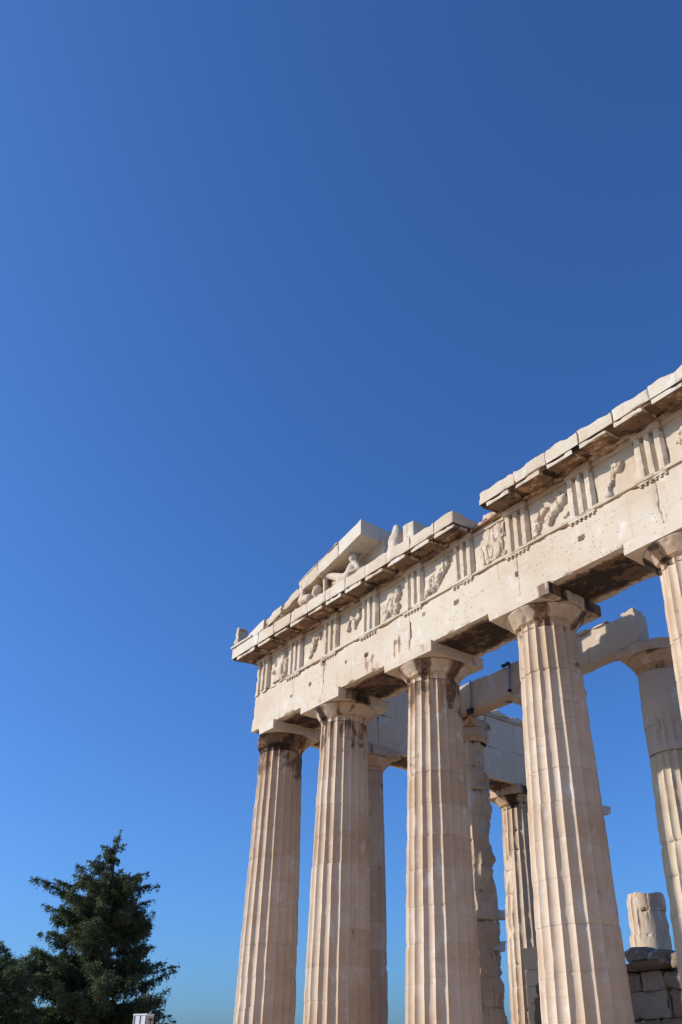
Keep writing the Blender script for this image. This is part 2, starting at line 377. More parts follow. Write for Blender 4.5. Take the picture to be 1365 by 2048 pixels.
for i in range(5):
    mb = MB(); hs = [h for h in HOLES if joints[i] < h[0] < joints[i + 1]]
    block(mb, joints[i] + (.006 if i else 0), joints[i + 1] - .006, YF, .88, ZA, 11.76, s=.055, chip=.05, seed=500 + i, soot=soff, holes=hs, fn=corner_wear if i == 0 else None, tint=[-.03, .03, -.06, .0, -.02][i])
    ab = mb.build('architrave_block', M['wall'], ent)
    mb = MB(); a, b = joints[i] + .004, joints[i + 1] - .004
    block(mb, a if i else 1.0, b, YF - .06, YF + .3, 11.765, 11.855, s=.06, chip=.03, seed=540 + i)
    if i == 0: block(mb, XW + .04, .99, YF + .015, YF + .3, 11.763, 11.856, s=.05, chip=.06, seed=545); block(mb, -.52, -.30, YF - .05, YF + .01, 11.70, 11.85, s=.05, chip=.07, seed=546); block(mb, -.02, .22, YF - .06, YF + .01, 11.71, 11.85, s=.05, chip=.07, seed=547)
    mb.build('taenia', M['frieze'], ab)
def regula(k):
    mb = MB(); xr = TR[k]; xl = xr - TW
    block(mb, xl, xr, YF - .055, YF + .02, 11.70, 11.763, s=.05, chip=.03, seed=560 + k)
    for j in range(6):
        cx_ = xl + (j + .5)*TW/6; rr = .036
        if vnoise(np.array([[k*3.1, j*1.7, .5]]), 3)[0] < .22: continue
        a = np.arange(10)/10*2*math.pi; ring = lambda z, r: np.stack((cx_ + np.cos(a)*r, YF - .02 + np.sin(a)*r, np.full(10, z)), -1)
        V = np.vstack((ring(11.701, rr*.85), ring(11.645, rr), [[cx_, YF - .02, 11.64]]))
        mb.add(V, [(q, (q + 1) % 10, 10 + (q + 1) % 10, 10 + q)[::-1] for q in range(10)] + [(10 + q, 10 + (q + 1) % 10, 20)[::-1] for q in range(10)], .2)
    return mb
def triglyph(k):
    mb = MB(); xr = TR[k]; xl = xr - TW; g = .105
    xs = np.array([0, .07, .075, .205, .21, .275, .28, .345, .35, .475, .48, .545, .55, .615, .62, .745, .75, .82])
    ys = np.array([g*.8, .002, 0, 0, .002, g, g, .002, 0, 0, .002, g, g, .002, 0, 0, .002, g*.8])
    zs = np.concatenate((np.linspace(11.858, 12.90, 14), [12.915, 13.03])); X, Z = np.meshgrid(xs, zs, indexing='ij'); Y = np.broadcast_to(ys[:, None], X.shape)
    Y = Y + .16*(Z > 12.91)*(Y > .05)
    P = np.stack((X + xl, Y + YF - .02, Z), -1)
    ch = .10*np.clip(fbm(P, 5.5, 4, 600 + k) - .60, 0, 1)*2
    P[..., 1] = np.minimum(P[..., 1] + ch*(Y < .04), YF + .26) + .006*fbm(P, 8, 2, k)
    mb.add(P.reshape(-1, 3), grid_faces(len(xs), len(zs)), .05, random.Random(k).uniform(-.1, .1))
    for sx, fl in ((xl, False), (xr, True)):
        V = [(sx, YF - .02 + g*.8, 11.858), (sx, YF + .3, 11.858), (sx, YF + .3, 13.03), (sx, YF - .02 + g*.8, 13.03)]
        mb.add(V, [(0, 1, 2, 3)] if fl else [(3, 2, 1, 0)])
    block(mb, xl, xr, YF - .06, YF + .3, 13.03, 13.2, s=.06, chip=.04, seed=620 + k)
    return mb
def relief(xa, xb, za, zb, caps, seed, flatten=1.0):
    """weathered high relief as one lumpy surface grown from limbs given in metope units"""
    W_, H_ = xb - xa, zb - za; n = 64; u = np.linspace(.02, .98, n); U, Vv = np.meshgrid(u, u, indexing='ij')
    hgt = np.full(U.shape, -1.0); P = np.stack((U*W_ + xa, np.full(U.shape, float(seed)), Vv*H_ + za), -1)
    jit = (fbm(P, 5.5, 5, seed) - .5)*.15
    for (ax, az, bx, bz, ra_, rb_) in caps:
        dx, dz = bx - ax, bz - az; L2 = dx*dx + dz*dz + 1e-9
        s = np.clip(((U - ax)*dx + (Vv - az)*dz)/L2, 0, 1); d = np.hypot(U - ax - s*dx, Vv - az - s*dz) + jit; rr = ra_ + (rb_ - ra_)*s
        hh = np.minimum(rr, .09)*(1 - np.clip(d/rr, 0, 1)**3.2); hgt = np.maximum(hgt, np.where(d < rr, hh*1.15*flatten + .03, -1))
    on = hgt > 0; hgt = np.where(on, np.maximum(hgt + (fbm(P, 4.5, 5, seed + 3) - .5)*.10 - .05*np.clip(.06 - np.abs(fbm(P*np.array((1.4, 1, .6)), 3.4, 3, seed + 8) - .5), 0, 1)/.06, .015), -.03)
    hgt = np.minimum(hgt, .24)
    Y = -.80 - hgt*1.0
    V = np.stack((P[..., 0], Y, P[..., 2]), -1).reshape(-1, 3)
    keep = on.copy(); keep[1:] |= on[:-1]; keep[:-1] |= on[1:]; keep[:, 1:] |= on[:, :-1]; keep[:, :-1] |= on[:, 1:]
    F = [f for f in grid_faces(n, n) if all(keep.reshape(-1)[i] for i in f)]
    used = sorted({i for f in F for i in f}); mp_ = {o: q for q, o in enumerate(used)}
    return V[used], [tuple(mp_[i] for i in f) for f in F]
RELIEF = [
    [(.55, .15, .6, .55, .22, .2), (.6, .55, .75, .8, .16, .1), (.3, .62, .45, .75, .06, .06), (.25, .4, .38, .45, .09, .06), (.35, .08, .8, .12, .08, .08), (.86, .3, .84, .6, .06, .06)],
    [(.35, .25, .6, .6, .05, .07), (.6, .62, .78, .85, .07, .05), (.5, .5, .55, .72, .05, .04), (.8, .62, .82, .66, .04, .03)],
    [(.42, .42, .45, .62, .06, .05), (.70, .36, .78, .62, .05, .06), (.78, .62, .86, .82, .06, .04), (.86, .6, .92, .68, .05, .03), (.62, .66, .66, .86, .03, .02)],
    [(.30, .12, .35, .4, .13, .15), (.38, .4, .5, .62, .22, .18), (.55, .3, .58, .6, .15, .13), (.72, .55, .76, .85, .10, .06), (.70, .3, .66, .16, .10, .08), (.2, .45, .28, .55, .08, .08)],
    [(.30, .26, .72, .66, .13, .15), (.72, .66, .78, .84, .13, .07), (.10, .08, .24, .36, .08, .12), (.46, .22, .50, .36, .05, .09), (.2, .4, .4, .55, .1, .12)],
    [(.40, .25, .42, .8, .2, .2), (.7, .25, .72, .85, .2, .17), (.3, .35, .25, .6, .1, .1), (.55, .12, .9, .15, .06, .08), (.95, .62, .96, .86, .05, .08)],
    [(.16, .05, .24, .42, .08, .10), (.24, .45, .42, .6, .10, .10), (.52, .36, .84, .62, .12, .16), (.84, .66, .78, .78, .10, .06), (.5, .22, .56, .4, .06, .08), (.9, .2, .97, .24, .03, .03)],
    [(.30, .12, .38, .34, .07, .06), (.38, .36, .52, .66, .05, .05), (.62, .60, .64, .66, .10, .10)],
    [(.32, .5, .5, .62, .14, .12), (.4, .36, .45, .45, .07, .08)],
    [(.4, .2, .5, .7, .15, .15)],
]
for k in range(len(TR)):
    tg = triglyph(k).build('triglyph', M['frieze'], ent, angle=25)
    if k: regula(k).build('regula', M['frieze'], tg)
    if k < len(TR) - 1:
        xa, xb = TR[k] + .004, TR[k + 1] - TW - .004; mb = MB()
        block(mb, xa, xb, -.80, -.55, 11.858, 13.06, s=.08, chip=.02, seed=640 + k, rough=.006)
        block(mb, xa, xb, -.845, -.55, 13.063, 13.2, s=.07, chip=.03, seed=660 + k)
        me = mb.build('metope', M['frieze'], ent)
        mb = MB(); mb.add(*relief(xa, xb, 11.86, 13.05, RELIEF[k], 700 + k, .55 if k in (5,) else 1.0), 0.05)
        mb.build('relief', M['frieze'], me, angle=50)
for i in range(5):
    mb = MB(); block(mb, max(joints[i], -.3) + .006, joints[i + 1] - .006, -.5, .86, 11.77, 13.2, s=.2, chip=.05, seed=680 + i)
    mb.build('frieze_backer', M['grey'], ent)
mb = MB(); block(mb, XW, XW + .3, -.5, .86, 11.77, 13.2, s=.08, chip=.12, seed=690, fn=corner_wear); mb.build('frieze_backer', M['frieze'], ent)

# cornice
def cslope(Q, P):
    Q = Q.copy(); lowm = (13.75 - P[:, 2])/.48; Q[:, 2] += np.clip(lowm, 0, 1)*np.clip(P[:, 1] + 1.57, 0, .8)*.11; return Q
cent = []
for k in range(len(TR) - 1):
    c0, c1 = TR[k] - TW/2, TR[k + 1] - TW/2; cent += [c0, (c0 + c1)/2]
cent.append(TR[-1] - TW/2)
edges = [-1.32] + [(cent[j] + cent[j + 1])/2 + .11 for j in range(len(cent) - 1)] + [XE]
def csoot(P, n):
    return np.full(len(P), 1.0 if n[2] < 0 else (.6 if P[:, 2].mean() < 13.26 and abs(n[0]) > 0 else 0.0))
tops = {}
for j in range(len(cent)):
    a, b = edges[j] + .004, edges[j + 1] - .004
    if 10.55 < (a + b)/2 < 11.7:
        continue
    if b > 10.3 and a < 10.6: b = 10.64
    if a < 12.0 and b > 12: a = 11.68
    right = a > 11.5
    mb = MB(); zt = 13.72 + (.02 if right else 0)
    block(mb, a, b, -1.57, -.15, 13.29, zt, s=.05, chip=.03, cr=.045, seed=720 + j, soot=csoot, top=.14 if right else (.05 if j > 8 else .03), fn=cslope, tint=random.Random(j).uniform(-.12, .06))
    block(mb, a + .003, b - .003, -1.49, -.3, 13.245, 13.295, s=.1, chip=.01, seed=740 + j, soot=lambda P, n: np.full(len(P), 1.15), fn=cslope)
    cb = mb.build('cornice_block', M['new'] if j == 0 else M['frieze'], ent)
    mb = MB(); m0, m1 = cent[j] - .41, cent[j] + .41
    m0, m1 = max(m0, a + .01), min(m1, b - .005)
    if j == 0: m0 = -.95
    def mut(Q, P):
        Q = Q.copy(); Q[:, 2] += np.clip(P[:, 1] + 1.57, 0, .8)*.11; return Q
    block(mb, m0, m1, -1.56, -.98, 13.13, 13.262, s=.045, chip=.035, seed=760 + j, soot=csoot, fn=mut, cr=.03)
    mb.build('mutule', M['frieze'], cb)
mb = MB(); block(mb, XW, XE, -.975, -.6, 13.203, 13.30, s=.09, chip=.05, seed=790, soot=lambda P, n: np.full(len(P), .75)); mb.build('bed_moulding', M['frieze'], ent)
# broken backing stones in the gap of the cornice
mb = MB(); block(mb, 10.35, 11.0, -.93, .2, 13.305, 13.52, s=.08, chip=.2, seed=801, top=.25); block(mb, 11.02, 11.75, -.90, .2, 13.305, 13.66, s=.08, chip=.2, seed=802, top=.25)
mb.build('broken_stone', M['frieze'], ent)
# the corner return of the cornice
mb = MB(); block(mb, -1.32, -.3, -.14, 1.6, 13.275, 13.72, s=.08, chip=.05, seed=811, soot=csoot)
mb.build('cornice_block', M['frieze'], ent)
mb = MB(); block(mb, -1.38, .05, -1.63, -.9, 13.724, 13.79, s=.06, chip=.01, seed=812)
mb.build('sima_moulding', M['new'], ent)

# ------------------------------------------------------------------ pediment corner
ped = thing('pediment', (3, -1, 13.73), 'pediment corner, sloping cornice over a carved recess with clean cut upper end', 'pediment')
SL = .2515
def zr(x): return 13.76 + (x + .80)*SL
def rake(x0, x1, th0, th1, y0, y1, seed, mat, chip=.05, top=.0, lift=0.0):
    mb = MB()
    def fn(Q, P):
        u = (P[:, 0] - x0)/(x1 - x0); v = P[:, 2]; th_ = th0 + (th1 - th0)*u
        Qn = Q.copy(); Qn[:, 2] = zr(Q[:, 0]) + lift - th_*(1 - v) + (Q[:, 2] - v); Qn[:, 0] -= (1 - v)*th_*SL*-.0; return Qn
    block(mb, x0, x1, y0, y1, 0, 1, s=.08, chip=chip, seed=seed, fn=fn, top=top, soot=under(.35))
    return mb.build('raking_cornice_block', mat, ped)
YT = -.74
rake(-1.05, .78, .16, .40, -1.57, -.3, 830, M['new'], .03)
rake(.80, 1.82, .34, .40, -1.50, -.3, 831, M['frieze'], .18, lift=-.02)
rake(1.84, 2.92, .34, .38, -1.46, -.3, 832, M['frieze'], .20, lift=-.03)
rake(2.94, 4.03, .46, .52, -1.56, -.2, 833, M['frieze'], .05)
rake(4.05, 5.20, .52, .54, -1.57, -.2, 834, M['frieze'], .04)
rk = rake(5.22, 6.42, .55, .56, -1.57, -.2, 835, M['new'], .012)
def topslab(x0, x1, seed, y0=-1.60):
    mb = MB()
    def fn(Q, P): Q = Q.copy(); Q[:, 2] = zr(Q[:, 0]) + Q[:, 2]; return Q
    block(mb, x0, x1, y0, -.5, .003, .05, s=.1, chip=.02, seed=seed, fn=fn); mb.build('roof_edge_slab', M['frieze'], ped)
topslab(2.9, 4.0, 841, -1.58); topslab(4.08, 5.15, 842, -1.59)
mb = MB()
def tym(Q, P):
    Q = Q.copy(); u = P[:, 2]; zt = zr(Q[:, 0]) - .5; Q[:, 2] = 13.72 + u*np.maximum(zt - 13.72, .05); return Q
for (a, b) in ((.9, 2.4), (2.42, 3.9), (3.92, 5.3), (5.32, 6.62)):
    block(mb, a, b, YT, -.35, 0, 1, s=.1, chip=.0, seed=int(a*20), fn=tym, tint=.0)
mb.build('tympanum_wall', M['frieze'], ped)
# corner base stub standing on the cornice tip
mb = MB()
def akr(Q, P): Q = Q.copy(); u = (P[:, 2] - 13.9)/.75; Q[:, 0] += np.clip(u, 0, 1)*.12*np.sign(-1.15 - P[:, 0]) + np.clip(u, 0, 1)*(-.06); Q[:, 2] += (P[:, 0] + 1.35)*.25; return Q
block(mb, -1.44, -1.06, -1.50, -1.1, 13.80, 14.60, s=.06, chip=.10, seed=851, fn=akr, top=.15)
o = mb.build('corner_ornament', M['frieze']); tag(o, 'broken upright stump of a roof ornament on the far left tip of the cornice', 'ornament')

# ------------------------------------------------------------------ sculptures
def limbs(segs, seed, vox=.035, amp=.03, name='statue', mat=None, label='', cat='statue', group=None):
    bm = MB()
    for (a, b, ra_, rb_) in segs:
        a, b = np.array(a, float), np.array(b, float); d = b - a; L_ = np.linalg.norm(d); d = d/(L_ + 1e-9)
        e1 = np.cross(d, (0, 0, 1)) if abs(d[2]) < .9 else np.cross(d, (1, 0, 0)); e1 /= np.linalg.norm(e1); e2 = np.cross(d, e1)
        rings = []; ns = 14
        for q in range(1, 6): an = math.pi/2*(1 - q/6); rings.append((a - d*ra_*math.sin(an), ra_*math.cos(an)))
        for q in range(7): rings.append((a + d*L_*q/6, ra_ + (rb_ - ra_)*q/6))
        for q in range(1, 6): an = math.pi/2*q/6; rings.append((b + d*rb_*math.sin(an), rb_*math.cos(an)))
        V = [p + r_*(math.cos(t)*e1 + math.sin(t)*e2) for p, r_ in rings for t in np.arange(ns)/ns*2*math.pi]
        F = [(i*ns + j, (i + 1)*ns + j, (i + 1)*ns + (j + 1) % ns, i*ns + (j + 1) % ns) for i in range(len(rings) - 1) for j in range(ns)]
        F += [tuple(range(ns)), tuple((len(rings) - 1)*ns + j for j in range(ns))[::-1]]
        bm.add(np.array(V), F)
    o = bm.build(name, mat); md = o.modifiers.new('r', 'REMESH'); md.mode = 'VOXEL'; md.voxel_size = vox
    sm = o.modifiers.new('s', 'SMOOTH'); sm.iterations = 3
    me = bpy.data.meshes.new_from_object(o.evaluated_get(bpy.context.evaluated_depsgraph_get()))
    o.modifiers.clear(); o.data = me
    V = np.empty(len(me.vertices)*3); me.vertices.foreach_get('co', V); V = V.reshape(-1, 3)
    nr = np.empty(len(me.vertices)*3); me.vertices.foreach_get('normal', nr); nr = nr.reshape(-1, 3)
    V = V + nr*((fbm(V, 5, 4, seed) - .5)*2*amp)[:, None]; me.vertices.foreach_set('co', V.ravel()); me.update()
    me.polygons.foreach_set('use_smooth', [True]*len(me.polygons))
    if not me.materials: me.materials.append(mat)
    tag(o, label, cat, group); return o
yq = -1.2
limbs([((5.55, yq, 14.60), (5.56, yq - .02, 14.66), .135, .13), ((5.58, yq, 14.40), (5.57, yq, 14.5), .085, .08),
       ((5.60, yq, 14.24), (5.30, yq, 13.95), .21, .20), ((5.78, yq - .06, 14.30), (5.45, yq + .05, 14.32), .12, .13),
       ((5.80, yq - .10, 14.30), (5.98, yq - .05, 14.02), .095, .085), ((5.98, yq - .05, 14.02), (5.62, yq - .22, 13.98), .08, .06),
       ((5.25, yq, 14.0), (4.95, yq, 13.98), .22, .2),
       ((5.10, yq - .08, 14.05), (4.12, yq - .08, 14.60), .16, .105), ((4.12, yq - .08, 14.60), (4.18, yq - .10, 13.90), .10, .075), ((4.18, yq - .1, 13.84), (3.95, yq - .12, 13.80), .075, .05),
       ((5.0, yq + .2, 14.02), (4.35, yq + .15, 14.25), .16, .11), ((4.35, yq + .15, 14.25), (3.9, yq + .15, 13.95), .10, .08),
       ((5.4, yq + .25, 14.35), (5.05, yq + .25, 14.2), .08, .07), ((5.3, yq + .1, 13.85), (4.4, yq + .1, 13.83), .18, .14)],
      900, name='reclining_statue', mat=M['frieze'], label='weathered nude figure reclining with one knee raised inside the pediment corner', amp=.014, vox=.028)
yh = -1.48
limbs([((3.22, yh, 13.85), (3.06, yh, 14.62), .17, .085), ((3.06, yh, 14.62), (3.10, yh - .03, 14.72), .075, .06), ((3.2, yh, 13.9), (3.5, yh, 13.88), .2, .16)], 910,
      name='statue_fragment', mat=M['grey'], label='grey upright neck shaped fragment left of the reclining figure at the cornice edge', amp=.04)
limbs([((3.72, -1.36, 14.02), (3.86, -1.38, 14.12), .17, .15), ((3.75, -1.3, 13.85), (4.0, -1.2, 13.84), .16, .14), ((3.95, -1.1, 14.1), (4.05, -1.05, 14.3), .13, .09)], 920,
      name='horse_head', mat=M['frieze'], label='round worn horse head between the neck fragment and the raised knee', amp=.045)
limbs([((2.0, -1.25, 13.82), (2.45, -1.25, 13.98), .10, .06), ((1.6, -1.25, 13.8), (2.0, -1.25, 13.82), .09, .1)], 930,
      name='statue_fragment', mat=M['frieze'], label='low sharp fragment lying in the narrow end of the pediment recess', amp=.03)
limbs([((7.62, -1.05, 13.85), (7.62, -1.05, 14.35), .30, .27), ((7.62, -1.05, 14.4), (7.60, -1.05, 14.85), .26, .12), ((7.35, -.98, 13.9), (7.32, -.95, 14.3), .17, .17)], 940,
      name='statue_fragment', mat=M['frieze'], label='tall pointed broken torso standing on the cornice right of the pediment end', amp=.05, vox=.04)
mb = MB(); block(mb, 8.02, 8.50, -1.15, -.6, 13.725, 14.66, s=.06, chip=.02, seed=951); block(mb, 7.95, 8.4, -.595, -.2, 13.725, 14.5, s=.08, chip=.04, seed=952)
tag(mb.build('marble_block', M['frieze']), 'squared upright marble block on the cornice just right of the pointed torso', 'stone block')

# ------------------------------------------------------------------ side entablature
fl = thing('side_entablature', (0, 6, ZA), 'plain shaded grey side beam running back behind the front columns', 'entablature')
fj = [.89, 3.68, 7.98, 13.0]
for i in range(3):
    a, b = fj[i] + .006, fj[i + 1] - .006
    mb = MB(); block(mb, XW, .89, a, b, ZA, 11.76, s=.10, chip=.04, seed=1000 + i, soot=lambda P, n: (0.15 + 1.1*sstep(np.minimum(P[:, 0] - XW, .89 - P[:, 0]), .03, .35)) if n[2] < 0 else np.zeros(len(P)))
    mb.build('architrave_block', M['grey'], fl)
    n = max(2, int((b - a)/1.45))
    for q in range(n):
        mb = MB(); u0, u1 = a + (b - a)*q/n, a + (b - a)*(q + 1)/n
        block(mb, XW + .02, .87, u0 + .004, u1 - .004, 11.765, 13.10, s=.12, chip=.03, seed=1020 + i*10 + q); mb.build('frieze_backer', M['grey'], fl)
    mb = MB(); block(mb, .3, .93, a, b, 13.103, 13.24, s=.1, chip=.04, seed=1050 + i); mb.build('inner_moulding', M['column'], fl)
    mb = MB(); block(mb, -.5, .86, a, b, 13.244, 13.62, s=.1, chip=.1, seed=1060 + i, top=.35); mb.build('top_course', M['grey'], fl)

# ------------------------------------------------------------------ porch beam
pb = thing('porch_architrave', (8, 5, 10.68), 'bare beam across the inner porch columns, sunlit above and shaded below, broken at its right end', 'beam')
for i, (a, b) in enumerate(((3.3, 8.13), (8.15, 12.27))):
    mb = MB(); block(mb, a, b, 4.25, 4.82, 10.69, 11.80 if i == 0 else 11.74, s=.07, chip=.03, cr=.05, seed=1100 + i, top=.10 if i == 0 else .03, soot=under(.25), tint=.05)
    mb.build('architrave_block', M['column'] if i == 0 else M['wall'], pb)
mb = MB(); block(mb, 8.3, 11.35, 4.19, 4.5, 11.725, 11.82, s=.06, chip=.09, seed=1110); mb.build('taenia', M['frieze'], pb)
mb = MB(); block(mb, 11.75, 12.2, 4.3, 4.8, 11.72, 11.90, s=.05, chip=.07, seed=1120, fn=lambda Q, P: Q + np.column_stack((0*Q[:, 0], 0*Q[:, 0], (Q[:, 0] - 12)*.1)))
tag(mb.build('loose_block', M['wall']), 'small loose stone lying on the right end of the porch beam', 'stone block')
def rod(a, b, r, nseg=8):
    a, b = np.array(a, float), np.array(b, float); d = (b - a)/np.linalg.norm(b - a); e1 = np.cross(d, (.3, .5, .81)); e1 /= np.linalg.norm(e1); e2 = np.cross(d, e1)
    t = np.arange(nseg)/nseg*2*math.pi; V = [p + r*(math.cos(x)*e1 + math.sin(x)*e2) for p in (a, b) for x in t]
    return V, [(j, (j + 1) % nseg, nseg + (j + 1) % nseg, nseg + j)[::-1] for j in range(nseg)] + [tuple(range(nseg)), tuple(range(nseg, 2*nseg))[::-1]]
def strap(x0, x1, zt, zb, lab, plates):
    t = thing('steel_strap', (x0, 4.2, zb), lab, 'tie rod', 'steel straps holding the porch beam')
    mb = MB(); mb.add(*rod((x0, 4.19, zt), (x1, 4.19, zb), .032)); mb.build('rod', M['steel'], t)
    for (cx_, cz_, w_, h_) in plates:
        mb = MB(); block(mb, cx_ - w_/2, cx_ + w_/2, 4.10, 4.235, cz_ - h_/2, cz_ + h_/2, s=.06, chip=.02, seed=3); mb.build('plate', M['iron'], t)
strap(5.37, 5.29, 11.78, 10.72, 'thin grey steel rod with a dark foot plate, left of two on the porch beam', [(5.30, 10.64, .26, .20)])
strap(7.20, 7.16, 11.72, 10.84, 'steel rod with a black top clamp, right of two on the porch beam', [(7.10, 11.78, .34, .10), (7.17, 10.82, .12, .10)])

# ------------------------------------------------------------------ ruined cross wall
cw = thing('ruined_wall', (9, 9.8, .7), 'dark shaded ruined wall of big worn blocks at the lower right', 'wall')
zc = .7; rnd = random.Random(5)
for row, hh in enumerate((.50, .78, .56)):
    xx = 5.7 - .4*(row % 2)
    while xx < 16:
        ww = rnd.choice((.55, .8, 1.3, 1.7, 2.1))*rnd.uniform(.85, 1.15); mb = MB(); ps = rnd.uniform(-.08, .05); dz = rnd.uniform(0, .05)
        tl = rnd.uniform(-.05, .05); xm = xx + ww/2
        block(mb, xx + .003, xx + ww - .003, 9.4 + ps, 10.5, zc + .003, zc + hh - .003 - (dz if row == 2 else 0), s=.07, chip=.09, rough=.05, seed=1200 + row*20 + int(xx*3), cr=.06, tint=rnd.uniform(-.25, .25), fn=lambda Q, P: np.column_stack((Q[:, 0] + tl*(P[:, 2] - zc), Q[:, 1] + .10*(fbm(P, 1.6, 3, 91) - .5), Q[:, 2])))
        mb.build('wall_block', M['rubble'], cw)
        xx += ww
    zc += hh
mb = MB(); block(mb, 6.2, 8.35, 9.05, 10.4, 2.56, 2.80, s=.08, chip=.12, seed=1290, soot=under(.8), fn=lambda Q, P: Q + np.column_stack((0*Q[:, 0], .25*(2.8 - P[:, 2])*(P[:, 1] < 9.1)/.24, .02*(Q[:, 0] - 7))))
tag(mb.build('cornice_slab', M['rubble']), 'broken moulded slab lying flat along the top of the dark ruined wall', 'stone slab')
def boulder(x, y, z, sx, sy_, sz, seed, label):
    n, m = 28, 18; T, Ph = np.meshgrid(np.arange(n)/n*2*math.pi, np.linspace(0, math.pi, m), indexing='ij')
    D = np.stack((np.cos(T)*np.sin(Ph), np.sin(T)*np.sin(Ph), -np.cos(Ph)), -1); D = np.sign(D)*np.abs(D)**.75
    rr = .75 + .6*fbm(D, 1.6, 4, seed); V = D*rr[..., None]*np.array((sx, sy_, sz)) + np.array((x, y, z)); V[..., 2] = np.maximum(V[..., 2], z - sz*.75)
    mb = MB(); mb.add(V.reshape(-1, 3), grid_faces(n, m, True)); tag(mb.build('boulder', M['rubble'], angle=40), label, 'rock', 'loose rocks on the ruined wall')
boulder(7.05, 9.7, 3.02, .48, .4, .26, 11, 'large rounded rock on the slab in front of the broken column stump, left of two')
boulder(7.75, 9.8, 2.95, .45, .4, .19, 12, 'lower flat rock right beside the large rounded rock before the broken column')
boulder(8.75, 9.6, 2.75, .42, .4, .26, 13, 'squat brownish rock at the right edge on top of the ruined wall')
# grey restored anta by the left side of the big column
mb = MB(); zc = .7
for q, hh in enumerate((.55, .52, .52, .52)):
    block(mb, 3.35, 4.9, 8.2, 9.2, zc + .003, zc + hh - .003, s=.12, chip=.015, seed=1300 + q); zc += hh
block(mb, 3.3, 4.9, 8.15, 9.2, zc + .003, zc + .70, s=.12, chip=.02, seed=1310, tint=.5)
tag(mb.build('restored_pier', M['grey']), 'smooth grey restored wall end squeezed between the side column and the big column', 'wall')
boulder(5.25, 7.0, 2.05, .28, .3, .2, 17, 'small rock on a block low beside the big fourth column')
mb = MB(); block(mb, 5.0, 6.0, 6.6, 7.5, .7, 1.86, s=.12, chip=.06, seed=1320); tag(mb.build('stone_block', M['rubble']), 'rough block under the small rock low beside the big fourth column', 'stone block')

# ------------------------------------------------------------------ ground and steps
mb = MB()
for k, (z0, z1, e) in enumerate(((-.52, 0, 0), (-1.04, -.522, .7), (-1.6, -1.042, 1.4))):
    block(mb, -1.0 - e, 30 + e, -1.0 - e, 68 + e, z0, z1, s=3, chip=0, seed=k)
block(mb, 3.4, 26, 3.9, 60, .004, .70, s=3, chip=0, seed=9)
tag(mb.build('temple_platform', M['floor'], smooth=False), kind='structure')
n = 90; g = np.sinh(np.linspace(-1, 1, n)*6)/np.sinh(6)*2500
X, Y = np.meshgrid(g, g, indexing='ij'); d = np.hypot(X - 10, Y + 5)
Z = -1.65 + .25*(fbm(np.stack((X, Y, 0*X), -1), .15, 4, 2) - .5)*sstep(np.hypot(X - 14, Y - 32), 45, 60) - .02*np.clip(d - 120, 0, 900)
mb = MB(); mb.add(np.stack((X, Y, Z), -1).reshape(-1, 3), grid_faces(n, n)); tag(mb.build('ground', M['ground']), kind='structure')

